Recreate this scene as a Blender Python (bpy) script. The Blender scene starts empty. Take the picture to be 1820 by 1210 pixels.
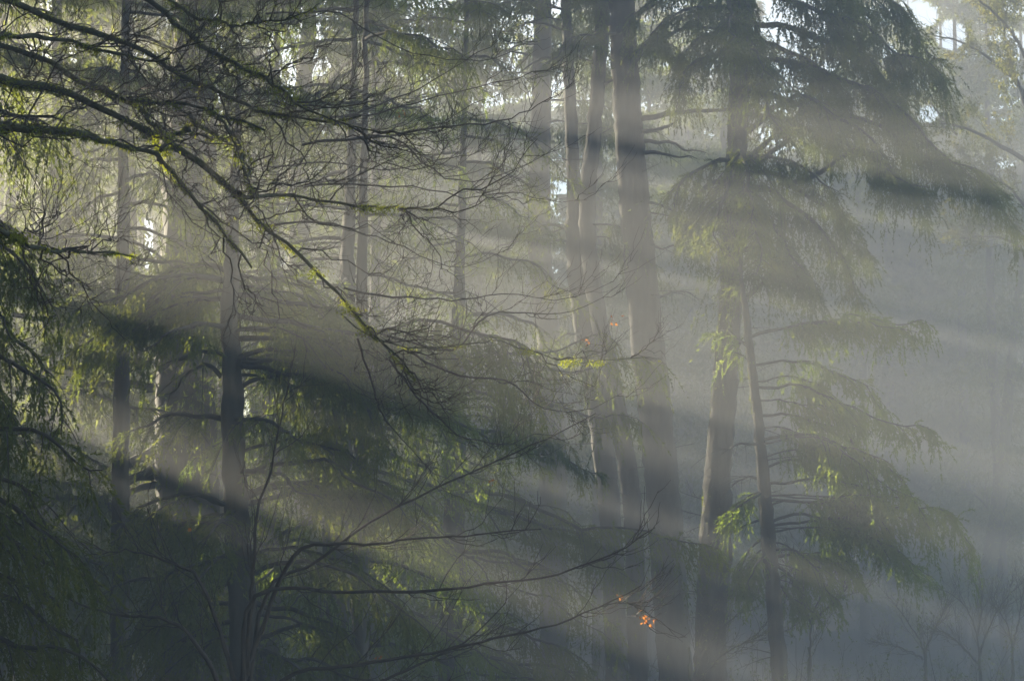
import bpy, math, random
import numpy as np
from mathutils import Vector, Matrix

RS = np.random.RandomState(11)
S = bpy.context.scene
COL = S.collection
R = math.radians

# ------------------------------------------------------------------ camera
CAM = np.array([0.0, 0.0, 1.7])
PITCH = R(7.0)
F = 3400.0                       # focal length in pixels of the 1820 px wide photograph
FW = np.array([0, math.cos(PITCH), math.sin(PITCH)])
UP = np.array([0, -math.sin(PITCH), math.cos(PITCH)])
RT = np.array([1.0, 0, 0])

def pt(px, py, Y):
    d = FW + (px - 910) / F * RT + (605 - py) / F * UP
    return CAM + d * (Y / d[1])

cam = bpy.data.cameras.new('camera')
cam.sensor_width = 36
cam.lens = 36 * F / 1820
cam.clip_start = 0.1
cam.clip_end = 2000
co = bpy.data.objects.new('camera', cam)
COL.objects.link(co)
co.location = CAM
co.rotation_euler = (math.pi / 2 + PITCH, 0, 0)
S.camera = co

# ------------------------------------------------------------------ light
SUN_EL, SUN_AZ = R(15), R(-46)
w = bpy.data.worlds.new('World'); S.world = w; w.use_nodes = True
nt = w.node_tree
sk = nt.nodes.new('ShaderNodeTexSky'); sk.sky_type = 'NISHITA'; sk.sun_disc = False
sk.sun_elevation = SUN_EL; sk.sun_rotation = SUN_AZ
nt.links.new(sk.outputs[0], nt.nodes['Background'].inputs[0])
nt.nodes['Background'].inputs[1].default_value = 0.066
sl = bpy.data.lights.new('sun', 'SUN'); sl.energy = 5.0; sl.angle = R(0.5); sl.color = (1.0, 0.88, 0.66)
so = bpy.data.objects.new('sun', sl); COL.objects.link(so)
SUND = np.array([math.sin(SUN_AZ) * math.cos(SUN_EL), math.cos(SUN_AZ) * math.cos(SUN_EL), math.sin(SUN_EL)])
so.rotation_euler = Vector(-SUND).to_track_quat('-Z', 'Y').to_euler()
so.location = (-30, 30, 40)
S.view_settings.view_transform = 'Standard'
S.view_settings.look = 'None'
S.view_settings.exposure = 2.85
S.cycles.max_bounces = 4
S.cycles.diffuse_bounces = 2
S.cycles.transmission_bounces = 3
S.cycles.volume_bounces = 0
S.cycles.use_denoising = True

# ------------------------------------------------------------------ materials
def new_mat(name):
    m = bpy.data.materials.new(name); m.use_nodes = True
    n = m.node_tree; n.nodes.clear()
    out = n.nodes.new('ShaderNodeOutputMaterial')
    return m, n, out

def noise_ramp(n, scale, stops, detail=4, vec=None, stretch=None):
    tc = n.nodes.new('ShaderNodeNewGeometry')
    src = tc.outputs['Position']
    if stretch:
        mp = n.nodes.new('ShaderNodeMapping'); mp.inputs['Scale'].default_value = stretch
        n.links.new(src, mp.inputs[0]); src = mp.outputs[0]
    no = n.nodes.new('ShaderNodeTexNoise'); no.inputs['Scale'].default_value = scale
    no.inputs['Detail'].default_value = detail
    n.links.new(src, no.inputs['Vector'])
    ra = n.nodes.new('ShaderNodeValToRGB')
    el = ra.color_ramp.elements
    while len(el) < len(stops): el.new(0.5)
    for e, (p, c) in zip(el, stops):
        e.position = p; e.color = (*c, 1)
    n.links.new(no.outputs['Fac'], ra.inputs[0])
    return no, ra

def bark_mat(name, a, b, c, scale=6):
    m, n, out = new_mat(name)
    no, ra = noise_ramp(n, scale, [(0.3, a), (0.5, b), (0.72, c)], 6, stretch=(1, 1, 0.25))
    bs = n.nodes.new('ShaderNodeBsdfPrincipled')
    bs.inputs['Roughness'].default_value = 0.92
    n.links.new(ra.outputs[0], bs.inputs['Base Color'])
    bp = n.nodes.new('ShaderNodeBump'); bp.inputs['Strength'].default_value = 0.6; bp.inputs['Distance'].default_value = 0.066
    n.links.new(no.outputs['Fac'], bp.inputs['Height'])
    n.links.new(bp.outputs[0], bs.inputs['Normal'])
    n.links.new(bs.outputs[0], out.inputs['Surface'])
    return m

def leaf_mat(name, stops, tmul, fac, scale=1.3):
    m, n, out = new_mat(name)
    no, ra = noise_ramp(n, scale, stops, 5)
    d = n.nodes.new('ShaderNodeBsdfDiffuse'); t = n.nodes.new('ShaderNodeBsdfTranslucent')
    n.links.new(ra.outputs[0], d.inputs['Color'])
    mu = n.nodes.new('ShaderNodeMix'); mu.data_type = 'RGBA'; mu.blend_type = 'MULTIPLY'; mu.inputs[0].default_value = 1
    n.links.new(ra.outputs[0], mu.inputs[6]); mu.inputs[7].default_value = (*tmul, 1)
    n.links.new(mu.outputs[2], t.inputs['Color'])
    mx = n.nodes.new('ShaderNodeMixShader'); mx.inputs[0].default_value = fac
    n.links.new(d.outputs[0], mx.inputs[1]); n.links.new(t.outputs[0], mx.inputs[2])
    n.links.new(mx.outputs[0], out.inputs['Surface'])
    return m

BARK = bark_mat('bark', (0.018, 0.016, 0.013), (0.04, 0.035, 0.027), (0.075, 0.068, 0.05))
BARKM = bark_mat('mossy bark', (0.022, 0.022, 0.012), (0.045, 0.05, 0.02), (0.085, 0.085, 0.035), 9)
TWIG = bark_mat('twig bark', (0.03, 0.022, 0.018), (0.055, 0.042, 0.034), (0.09, 0.07, 0.055), 12)
NEEDLE = leaf_mat('conifer needles', [(0.3, (0.045, 0.065, 0.02)), (0.5, (0.075, 0.10, 0.028)), (0.7, (0.115, 0.13, 0.035))], (2.6, 2.4, 1.0), 0.48)
NEEDLEL = leaf_mat('light conifer needles', [(0.3, (0.06, 0.09, 0.022)), (0.5, (0.095, 0.13, 0.03)), (0.7, (0.13, 0.155, 0.04))], (2.8, 2.7, 1.0), 0.55)
MOSS = leaf_mat('moss', [(0.3, (0.05, 0.07, 0.01)), (0.5, (0.12, 0.145, 0.018)), (0.7, (0.19, 0.20, 0.03))], (2.6, 2.5, 0.8), 0.5, 4)
BROAD = leaf_mat('autumn foliage', [(0.3, (0.07, 0.085, 0.025)), (0.5, (0.11, 0.125, 0.035)), (0.7, (0.17, 0.16, 0.045))], (2.2, 2.0, 1.0), 0.5)
ORANGE = leaf_mat('withered leaf', [(0.3, (0.24, 0.10, 0.03)), (0.7, (0.36, 0.16, 0.045))], (1.8, 1.6, 1.0), 0.5, 6)
GROUNDM = bark_mat('forest floor', (0.02, 0.018, 0.01), (0.04, 0.035, 0.018), (0.05, 0.06, 0.02), 1.2)

# ------------------------------------------------------------------ mesh building
class MB:
    def __init__(s): s.v = []; s.q = []; s.t = []; s.n = 0
    def add(s, v, q=None, t=None):
        v = np.asarray(v, np.float32).reshape(-1, 3)
        s.v.append(v)
        if q is not None and len(q): s.q.append(np.asarray(q, np.int64) + s.n)
        if t is not None and len(t): s.t.append(np.asarray(t, np.int64) + s.n)
        s.n += len(v)
    def build(s, name, mat, parent=None, smooth=True):
        me = bpy.data.meshes.new(name)
        if s.n:
            v = np.concatenate(s.v)
            o0 = np.array(parent['_o']) if parent is not None and '_o' in parent.keys() else None
            if o0 is not None: v = v - o0.astype(np.float32)
            q = np.concatenate(s.q) if s.q else np.zeros((0, 4), np.int64)
            t = np.concatenate(s.t) if s.t else np.zeros((0, 3), np.int64)
            me.vertices.add(len(v)); me.vertices.foreach_set('co', v.ravel())
            me.loops.add(q.size + t.size)
            me.loops.foreach_set('vertex_index', np.concatenate([q.ravel(), t.ravel()]).astype(np.int32))
            me.polygons.add(len(q) + len(t))
            me.polygons.foreach_set('loop_start', np.concatenate([np.arange(len(q)) * 4, q.size + np.arange(len(t)) * 3]).astype(np.int32))
            sm = np.zeros(len(q) + len(t), bool); sm[:len(q)] = smooth
            me.polygons.foreach_set('use_smooth', sm)
            me.update(calc_edges=True)
        me.materials.append(mat)
        o = bpy.data.objects.new(name, me); COL.objects.link(o)
        if parent is not None:
            o.parent = parent
        return o

def unit(a): return a / (np.linalg.norm(a, axis=-1, keepdims=True) + 1e-9)

def tubes(mb, P, Rr, sides=6, bump=0.0):
    """P (N,K,3) polylines, Rr (N,K) radii"""
    P = np.asarray(P, float); Rr = np.asarray(Rr, float)
    if len(P) == 0: return
    N, K, _ = P.shape
    T = np.empty_like(P)
    T[:, 1:-1] = P[:, 2:] - P[:, :-2]; T[:, 0] = P[:, 1] - P[:, 0]; T[:, -1] = P[:, -1] - P[:, -2]
    T = unit(T)
    m = unit(T.mean(1))
    ref = np.where(np.abs(m[:, 2:3]) > 0.75, np.array([[1.0, 0.1, 0]]), np.array([[0, 0.1, 1.0]]))
    U = unit(np.cross(T, ref[:, None, :])); V = np.cross(T, U)
    a = np.arange(sides) / sides * 2 * np.pi
    rr = Rr[:, :, None] * (1 + bump * RS.uniform(-.8, .8, (N, K, sides)) + bump * RS.uniform(-.9, .9, (N, 1, sides)))
    C = P[:, :, None, :] + rr[..., None] * (U[:, :, None, :] * np.cos(a)[None, None, :, None] + V[:, :, None, :] * np.sin(a)[None, None, :, None])
    i = np.arange(K - 1)[:, None] * sides + np.arange(sides)[None, :]
    j = np.arange(K - 1)[:, None] * sides + (np.arange(sides)[None, :] + 1) % sides
    q = np.stack([i, i + sides, j + sides, j], -1).reshape(-1, 4)
    Q = (q[None] + (np.arange(N) * K * sides)[:, None, None]).reshape(-1, 4)
    mb.add(C.reshape(-1, 3), Q)

def resample(P, K):
    P = np.asarray(P, float)
    # smooth through control points (Catmull-Rom), then even spacing
    A = np.vstack([2 * P[0] - P[1], P, 2 * P[-1] - P[-2]])
    out = []
    for i in range(len(P) - 1):
        p0, p1, p2, p3 = A[i:i + 4]
        t = np.linspace(0, 1, 12, endpoint=False)[:, None]
        out.append(0.5 * ((2 * p1) + (-p0 + p2) * t + (2 * p0 - 5 * p1 + 4 * p2 - p3) * t ** 2 + (-p0 + 3 * p1 - 3 * p2 + p3) * t ** 3))
    out.append(P[-1:]); D = np.vstack(out)
    s = np.r_[0, np.cumsum(np.linalg.norm(np.diff(D[:, :3], axis=0), axis=1))]
    x = np.linspace(0, s[-1], K)
    return np.stack([np.interp(x, s, D[:, c]) for c in range(D.shape[1])], 1), s[-1]

# made-up gaps cut through the foliage sunwards to shape the light shafts: (point it passes, radius)
GAPS = [(1150, 185, 44, 9, .5), (1050, 115, 44, 7, .14), (1180, 245, 48, 7, .22), (1290, 620, 38, 11, 1.15), (1290, 520, 44, 9, .2), (1330, 700, 40, 9, .22),
        (820, 440, 40, 6, .26), (660, 470, 38, 5, .15), (1000, 560, 42, 8, .2), (1420, 560, 38, 8, .25), (1190, 805, 40, 8, .35), (1340, 835, 40, 9, .3), (1700, 500, 36, 11, .7), (1720, 600, 40, 12, .28),
        (1720, 800, 38, 13, .7), (1650, 400, 42, 11, .3), (1500, 335, 42, 9, .15), (1600, 690, 40, 10, .2), (1000, 1060, 36, 7, .42), (1200, 1130, 38, 8, .36), (850, 960, 36, 5, .3), (1120, 905, 38, 7, .22), (1350, 980, 40, 8, .3), (700, 960, 34, 4, .2),
        (330, 385, 35, 3.6, .16), (560, 455, 37, 4, .17), (430, 930, 27, 3.4, .16), (250, 690, 29, 3, .12), (540, 1010, 30, 3.4, .18), (130, 520, 30, 3, .15), (560, 820, 34, 2.5, .12), (1450, 1000, 44, 4, .3),
        (1300, 130, 50, 1.4, 1.2), (1300, 270, 50, 1.2, 1.0), (1390, 250, 49.5, 1.2, .5), (1540, 280, 49, 1.5, .35),
        (350, 140, 15.5, .9, .2), (520, 205, 16, .9, .2), (90, 125, 15.5, .9, .16), (230, 250, 14, .9, .2), (430, 310, 15.5, .9, .2), (560, 470, 15, .8, .15), (420, 200, 16, .9, .16), (40, 75, 15, .8, .14),
        (470, 640, 30, 1.2, .35), (500, 840, 30, 1.2, .35), (160, 860, 41, 2, .6), (700, 800, 38, 2.5, .4), (900, 690, 41, 2.5, .4), (1120, 700, 42, 2.5, .45), (560, 1130, 30, 1.2, .3), (1450, 950, 46, 3, .9), (1400, 850, 47, 3, .8), (1550, 970, 46, 3.2, .7), (1500, 760, 47, 3, .6), (1650, 950, 46, 2.5, .6), (620, 900, 37, 2, .4), (850, 1080, 40, 2.5, .4)]
GAPS += [(RS.uniform(500, 1820), RS.uniform(0, 1210), RS.uniform(30, 44), RS.uniform(4, 8), RS.uniform(.06, .13)) for _ in range(28)]
# sun flecks: small round holes cut to let sunlight onto the boughs
for _ in range(340):
    r_ = RS.uniform(.12, .26); GAPS.append((RS.uniform(100, 1600), RS.uniform(430, 1250), RS.uniform(29, 48), r_ * RS.uniform(1, 2), r_))
GP = np.array([pt(g[0], g[1], g[2] * (.85 if g[3] > 3.5 else 1)) for g in GAPS]); GA = np.array([g[3] for g in GAPS]) * np.array([1.7 if g[3] > 3.5 else 1.0 for g in GAPS]); GB_ = np.array([g[4] for g in GAPS]) * np.array([1.1 if g[3] > 3.5 else 1.0 for g in GAPS])
GE = np.array([pt(*g[:3]) for g in GAPS]) - CAM
GE = GE - (GE @ SUND)[:, None] * SUND; GE /= np.linalg.norm(GE, axis=1, keepdims=True)
GN = np.cross(SUND, GE)
GOE = (GP * GE).sum(1); GON = (GP * GN).sum(1); GOS = GP @ SUND
OPEN = [(258, 430, 24, 52), (372, 450, 14, 36), (452, 598, 11, 9), (495, 130, 16, 40), (488, 62, 10, 12), (1640, 25, 30, 26), (1690, 60, 30, 30), (1580, 90, 14, 18), (1650, 200, 20, 18), (430, 725, 16, 40), (470, 880, 30, 20)]   # openings in the far canopy where the sky comes through
def in_gap(b):
    rel = b - CAM
    f = rel @ FW; px = 910 + F * (rel @ RT) / np.maximum(f, .1); py = 605 - F * (rel @ UP) / np.maximum(f, .1)
    seen = (px > -25) & (px < 1845) & (py > -25) & (py < 1240) & (f > 1) & ((b[:, 1] < 36.5) | ((b[:, 0] > 1.5) & (b[:, 1] < 60)) | (RS.uniform(0, 1, len(b)) < .25))
    out = np.zeros(len(b), bool)
    for i in range(0, len(b), 60000):
        q = b[i:i + 60000]
        m = ((q @ GE.T - GOE) / GA) ** 2 + ((q @ GN.T - GON) / GB_) ** 2 < 1
        out[i:i + 60000] = (m & (q @ SUND[:, None] > GOS)).any(1)
    far = b[:, 1] > 55
    for ox, oy, ow, oh in OPEN:
        out |= far & (((px - ox) / ow) ** 2 + ((py - oy) / oh) ** 2 < 1) & (f > 1)
        
    return out & ~(seen & ~far)

def leaves(mb, base, dirn, ll, lw):
    """one pointed leaf (triangle) per row"""
    keep = ~in_gap(base)
    ll = (np.asarray(ll, float).reshape(-1, 1) * np.ones((len(base), 1)))[keep]; lw = (np.asarray(lw, float).reshape(-1, 1) * np.ones((len(base), 1)))[keep]
    base = base[keep]; dirn = dirn[keep]
    n = len(base)
    if n == 0: return
    rnd = RS.normal(size=(n, 3))
    sd = unit(np.cross(dirn, rnd))
    ll = np.asarray(ll).reshape(-1, 1) * np.ones((n, 1)); lw = np.asarray(lw).reshape(-1, 1) * np.ones((n, 1))
    v = np.stack([base - sd * lw * .5, base + sd * lw * .5, base + dirn * ll], 1)
    mb.add(v.reshape(-1, 3), None, np.arange(n * 3).reshape(-1, 3))

def interp_poly(P, idx, s):
    """P (N,K,3); idx,s (M,) -> points and tangents"""
    K = P.shape[1]
    f = np.clip(s, 0, 0.9999) * (K - 1); i = f.astype(int); u = (f - i)[:, None]
    a = P[idx, i]; b = P[idx, i + 1]
    return a * (1 - u) + b * u, unit(b - a)

# conifer bough: main axis -> side branchlets -> hanging sprays -> needles
def bough(wood, leaf, axis, r0, l2=1.0, dens=6.0, hang=0.5, ls=0.4, nl=27, ll=0.085, lw=0.02, s0=0.2, bare=False):
    A, L = resample(axis, 18)
    A = A + RS.normal(size=A.shape) * 0.015 * L / 4
    ww = np.linspace(0, 1, 18)[:, None]
    A = A + ww * L * .035 * (np.sin(ww * RS.uniform(4, 9, 3) + RS.uniform(0, 6, 3)) + .6 * np.sin(ww * RS.uniform(12, 20, 3) + RS.uniform(0, 6, 3)))
    s = np.linspace(0, 1, 18)
    tubes(wood, A[None], (r0 * (1 - s) ** 0.8 + 0.006)[None], 6, 0.12)
    n2 = max(4, int(L * dens))
    sp = s0 + (1 - s0) * (np.arange(n2) + RS.uniform(0, 1, n2)) / n2
    P0, T = interp_poly(A[None], np.zeros(n2, int), sp)
    lat = unit(np.cross(T, np.array([0, 0, 1.0]))) * np.where(np.arange(n2) % 2 == 0, 1, -1)[:, None]
    D = unit(T * 0.65 + lat * RS.uniform(.5, 1.0, (n2, 1)) + np.array([0, 0, 1]) * RS.uniform(-.25, .15, (n2, 1)))
    l = l2 * (0.25 + 0.75 * (1 - sp) ** 0.7) * RS.uniform(.5, 1.15, n2) * np.clip(sp / max(s0, .12) - .45, .25, 1)
    ph = RS.uniform(0, 6.28, 2); l = l * np.clip(.75 + .45 * np.sin(sp * 17 + ph[0]) + .3 * np.sin(sp * 41 + ph[1]), .2, 1.4)
    u = np.linspace(0, 1, 6)
    B = P0[:, None] + D[:, None] * (l[:, None] * u)[..., None] - np.array([0, 0, 1.0]) * (hang * l[:, None] * u ** 2)[..., None]
    tubes(wood, B, 0.010 * (1 - u[None] * .8) * np.ones((n2, 1)) * (0.5 + l[:, None]), 3)
    if bare: return
    # sprays
    ns = np.maximum(2, (l / 0.10).astype(int))
    idx = np.repeat(np.arange(n2), ns)
    ss = RS.uniform(.08, 1, len(idx))
    Q, TB = interp_poly(B, idx, ss)
    na = int(L * 9); sa = RS.uniform(s0, 1, na); QA, TA = interp_poly(A[None], np.zeros(na, int), sa)
    Q = np.vstack([Q, QA]); TB = np.vstack([TB, TA]); n = len(Q)
    W = RS.uniform(.45, 1.6, n2); l3 = ls * RS.uniform(.35, 1.1, n) * np.r_[W[idx], np.ones(na)]
    d0 = unit(TB * RS.uniform(.2, .9, (n, 1)) + RS.normal(size=(n, 3)) * .35 + np.array([0, 0, -1.0]) * RS.uniform(.0, .8, (n, 1)))
    m = np.repeat(np.arange(n), nl)
    v = RS.uniform(0, 1, len(m))[:, None]
    base = Q[m] + d0[m] * v * l3[m][:, None] - np.array([0, 0, 1.0]) * (v ** 2 * l3[m][:, None] * .45)
    dd = unit(d0[m] * .9 + np.array([0, 0, -.4]) * v + RS.normal(size=(len(m), 3)) * .45)
    leaves(leaf, base, dd, ll * RS.uniform(.6, 1.2, len(m)), lw)

def random_axis(p, az, L, rise, droop):
    d = np.array([math.cos(az), math.sin(az), 0])
    s = np.linspace(0, 1, 6)
    b = np.array([-d[1], d[0], 0]) * RS.uniform(-.12, .12) * L
    return p + d * (L * s)[:, None] + np.array([0, 0, 1.0]) * (L * (rise * s - droop * s ** 2))[:, None] + b * (s ** 2)[:, None]

def tuft(mb, P, Rr, n, l=0.05, wdt=0.012, down=0.6, sun=0.0):
    """moss: short tufts round a limb P (K,3), Rr (K)"""
    s = RS.uniform(0, 1, n)
    # patchy
    ph = RS.uniform(0, 6.28, 4)
    keep = (np.sin(s * 19 + ph[0]) + np.sin(s * 43 + ph[1]) + np.sin(s * 97 + ph[2]) * .7 + RS.normal(size=n) * .5) > .5
    s = s[keep]; n = len(s)
    if n == 0: return
    c, T = interp_poly(P[None], np.zeros(n, int), s)
    r = np.interp(s, np.linspace(0, 1, len(Rr)), Rr)[:, None]
    o = RS.normal(size=(n, 3)) + np.array([0, 0, -down]) + SUND * sun
    o = unit(o - T * (o * T).sum(1, keepdims=True))
    d = unit(o + RS.normal(size=(n, 3)) * .5 + np.array([0, 0, -.5]))
    leaves(mb, c + o * r * .95, d, l * RS.uniform(.5, 1.4, n), wdt)

# ------------------------------------------------------------------ things
def thing(name, label, cat, base, group=None):
    o = bpy.data.objects.new(name, None); COL.objects.link(o)
    o.empty_display_size = 0.3
    o.location = base
    o['_o'] = [float(x) for x in base]
    o['label'] = label; o['category'] = cat
    if group: o['group'] = group
    return o

def sub(name, mb, mat, parent, root):
    """a sub-part: geometry kept in the thing's own coordinates"""
    o0 = np.array(root['_o'])
    mb.v = [x - o0.astype(np.float32) for x in mb.v]
    return mb.build(name, mat, parent)

def ground_z(x, y):
    x = np.asarray(x, float); y = np.asarray(y, float)
    z = -0.052 * np.clip(y - 2, 0, 94) + 0.22 * np.clip(y - 96, 0, 60) + 0.25 * np.sin(x * .21 + y * .13) + 0.15 * np.sin(x * .5 - y * .37 + 1) + 0.0006 * x * x * 0.3
    return z

def trunk_poly(path, Y, top=None, tipw=0.03):
    """path: (px, py, width_px) from low to high at depth Y -> world polyline and radii, carried down to the ground and up to a tip"""
    p = np.array([pt(a, b, Y) for a, b, c in path]); r = np.array([c * Y / F / 2 for a, b, c in path])
    d = unit(p[0] - p[min(1, len(p) - 1)]) if len(p) > 1 else np.array([0, 0, -1.])
    d[1] = 0
    gz = float(ground_z(p[0][0], Y)) - 0.3
    k = (p[0][2] - gz)
    foot = p[0] + np.array([d[0] / max(.3, -d[2]) * k * .5, 0, -k])
    P = [foot, foot + (p[0] - foot) * .35] + list(p); Rr = [r[0] * 1.7, r[0] * 1.15] + list(r)
    if top:
        e = p[-1]; dd = unit(p[-1] - p[-2])
        h = top - e[2]
        P += [e + dd * h * .5, np.array([e[0] + dd[0] * h * .7, e[1], top])]; Rr += [r[-1] * .6, tipw]
    X = np.hstack([np.array(P), np.array(Rr)[:, None]])
    n = int(max(24, (P[-1][2] - P[0][2]) * 5))
    D, L = resample(X, n)
    return D[:, :3], np.maximum(D[:, 3], .01)

def at_height(P, z):
    i = np.argmin(np.abs(P[:, 2] - z)); return P[i]

def trunk_mesh(P, Rr, sides=22, bump=0.085):
    mb = MB(); Pj = P + RS.normal(size=P.shape) * 0.012; tubes(mb, Pj[None], Rr[None], sides, bump)
    return mb

def conifer(name, label, path, Y, top=26, boughs=(), rnd=None, mat=None, moss=0, split=True, group=None, bk=None, leafs=None, deadstubs=0, twins=1):
    """boughs: list of (pixel polyline, dY_tip, kwargs); rnd: dict for random fill"""
    mat = mat or NEEDLE
    P, Rr = trunk_poly(path, Y, top)
    root = thing(name, label, 'tree', P[0], group)
    trunk_mesh(P, Rr).build('trunk', bk or BARK, root)
    if moss:
        mb = MB(); tuft(mb, P, Rr, moss, .07, .018, .2, 1.6); mb.build('moss', MOSS, root)
    lk = dict(ll=max(.06, 3.9 * Y / 1913), lw=max(.02, 1.35 * Y / 1913)); lk.update(leafs or {})
    jobs = []
    for b in boughs:
        px, dY = b[0], b[1]; kw = dict(b[2]) if len(b) > 2 else {}
        k = np.linspace(0, 1, len(px))
        ax = np.array([pt(a, c, Y + dY * t) for (a, c), t in zip(px, k)])
        jobs.append((ax, kw))
        for _ in range(twins if not kw.get('bare') else 0):
            off = np.array([RS.uniform(-.1, .1), RS.uniform(-.8, .8), RS.uniform(-.45, .45)]); L = np.linalg.norm(ax[-1] - ax[0])
            kk = dict(kw); kk['r0'] = kk.get('r0', .035) * .6; kk['moss'] = 0
            sc = RS.uniform(.55, .95)
            a2 = ax[0] + (ax - ax[0]) * sc + np.array([0, 0, off[2]]) + k[:, None] * L * np.array([0, RS.uniform(-.45, .45), RS.uniform(-.06, .1)])
            jobs.append((a2, kk))
    if rnd:
        n = rnd['n']
        for i in range(n):
            z = rnd['z0'] + (rnd['z1'] - rnd['z0']) * (i + RS.uniform()) / n
            az = rnd.get('az', lambda: RS.uniform(0, 2 * np.pi))()
            q = (z - rnd['z0']) / max(1e-3, rnd['z1'] - rnd['z0'])
            L = (rnd['l0'] + (rnd['l1'] - rnd['l0']) * q) * RS.uniform(.7, 1.15)
            jobs.append((random_axis(at_height(P, z), az, L, rnd.get('rise', .15) + RS.uniform(-.1, .1), rnd.get('droop', .35)), dict(rnd.get('kw', {}))))
    if split:
        for ax, kw in jobs:
            wm, lm = MB(), MB()
            k = dict(lk); k.update(kw); r0 = k.pop('r0', .035); bm = k.pop('moss', 0)
            bough(wm, lm, ax, r0, **k)
            br = wm.build('branch', bk or BARK, root)
            if lm.n: sub('needles', lm, mat, br, root)
            if bm:
                mm = MB(); A, L = resample(ax, 18); tuft(mm, A, r0 * (1 - np.linspace(0, 1, 18)) ** .8 + .006, bm, .06, .016, .2, 1.0); sub('moss', mm, MOSS, br, root)
    else:
        wm, lm = MB(), MB()
        for ax, kw in jobs:
            k = dict(lk); k.update(kw); r0 = k.pop('r0', .03); k.pop('moss', 0)
            bough(wm, lm, ax, r0, **k)
        if jobs:
            wm.build('branches', bk or BARK, root)
            if lm.n: lm.build('crown', mat, root)
    if deadstubs:
        wm = MB(); K = 6
        z = RS.uniform(P[:, 2].min() + 1, min(14, P[:, 2].max() - 2), deadstubs)
        pol = []
        for zz in z:
            az = RS.uniform(0, 2 * np.pi); L = RS.uniform(.4, 1.8)
            pol.append(resample(random_axis(at_height(P, zz), az, L, RS.uniform(-.2, .4), RS.uniform(-.2, .4)), 8)[0])
        pol = np.array(pol); tubes(wm, pol, np.linspace(.016, .004, 8)[None] * np.ones((len(pol), 1)), 4)
        B2 = grow(pol, 3, (.2, .7), .9, .1, 6); tubes(wm, B2, np.linspace(.007, .003, 6)[None] * np.ones((len(B2), 1)), 3)
        wm.build('dead_branches', TWIG, root)
    return root

def grow(P, n, lr, ang, up, K, bias=(0, 0, 0), s0=.15, wig=.03, flat=1.0):
    """twigs off polylines P (N,J,3)"""
    N = len(P); idx = np.repeat(np.arange(N), n)
    s = s0 + (1 - s0) * RS.uniform(0, 1, len(idx))
    q, T = interp_poly(P, idx, s)
    r = RS.normal(size=q.shape) * np.array([1, flat, 1])
    r = unit(r - T * (r * T).sum(1, keepdims=True))
    a = ang * RS.uniform(.5, 1.3, (len(idx), 1))
    D = unit(T * np.cos(a) + r * np.sin(a) + np.array(bias))
    l = RS.uniform(lr[0], lr[1], len(idx)) * (1.15 - .6 * s)
    u = np.linspace(0, 1, K)
    jit = np.cumsum(RS.normal(size=(len(idx), K, 3)) * wig, 1) * l[:, None, None]; jit -= jit[:, :1]
    return q[:, None] + D[:, None] * (l[:, None] * u)[..., None] + np.array([0, 0, 1.0]) * (up * l[:, None] * u ** 2)[..., None] + jit

def radii(N, K, a, b): return np.linspace(a, b, K)[None] * np.ones((N, 1))

# ------------------------------------------------------------------ ground
gx = np.linspace(-44, 44, 90); gy = np.linspace(-12, 136, 110)
X, Yy = np.meshgrid(gx, gy); Z = ground_z(X, Yy) + RS.normal(size=X.shape) * .05
mb = MB(); W = len(gx)
i = (np.arange(len(gy) - 1)[:, None] * W + np.arange(W - 1)[None]).ravel()
mb.add(np.stack([X, Yy, Z], -1), np.stack([i, i + 1, i + W + 1, i + W], -1))
g = mb.build('ground', GROUNDM); g['kind'] = 'structure'; g['label'] = 'dark forest floor under the trees'; g['category'] = 'ground'

# ------------------------------------------------------------------ far wood (one mass, uncountable through the fog) and added shade trees
def wood_tree(lm, wm, x, y, h, r, nb, ls=0.26, zlow=.12, per=150):
    z = float(ground_z(x, y))
    P = np.array([[x, y, z - .3], [x + RS.normal() * .2, y, z + h * .5], [x + RS.normal() * .3, y, z + h]])
    tubes(wm, P[None], np.array([[.0075 * h, .0055 * h, .02]]), 7, .08)
    q = zlow + (1 - zlow) * np.sort(RS.uniform(0, 1, nb)) ** .9
    az = RS.uniform(0, 6.283, nb); L = r * (1.08 - q) ** .6 * RS.uniform(.6, 1.15, nb)
    u = RS.uniform(.1, 1, (nb, per))
    d = np.stack([np.cos(az), np.sin(az)], -1)
    rad = L[:, None] * u
    wob = (1 - u) * L[:, None] * .22 + .12
    px = x + d[:, :1] * rad + RS.normal(size=rad.shape) * wob
    py = y + d[:, 1:] * rad + RS.normal(size=rad.shape) * wob
    pz = z + (q * h)[:, None] + rad * .12 - rad ** 2 / r * .32 - RS.uniform(0, 1, rad.shape) ** 2 * (.25 + .25 * L[:, None])
    b = np.stack([px, py, pz], -1).reshape(-1, 3)
    dd = unit(np.repeat(np.c_[d, np.zeros(nb)], per, 0) * .5 + RS.normal(size=b.shape) * .5 + np.array([0, 0, -.7]))
    leaves(lm, b, dd, ls * RS.uniform(.6, 1.5, len(b)), ls * .38)

RS.seed(5)
lm, wm = MB(), MB()
for k in range(125):
    y = RS.uniform(103, 130); x = RS.uniform(-.27 * y - 2, .27 * y + 6); x = max(-36, min(38, x))
    wood_tree(lm, wm, x, y, RS.uniform(24, 33) if x > -17 else RS.uniform(27, 34), RS.uniform(3.2, 4.8), 75, .42)
for x, y in [(-24, 84), (-20, 90), (-16, 83), (-12, 92), (-8.5, 86), (-4, 93), (-26, 97), (-21, 100), (-15, 99), (-9, 100), (-3, 101), (1.5, 97), (-18, 76), (-11.5, 78), (-6, 80)]:
    wood_tree(lm, wm, x + RS.normal() * .6, y, RS.uniform(29, 37), RS.uniform(3.4, 4.4), 100, .34, per=190, zlow=.06)
RS.seed(7)
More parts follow.
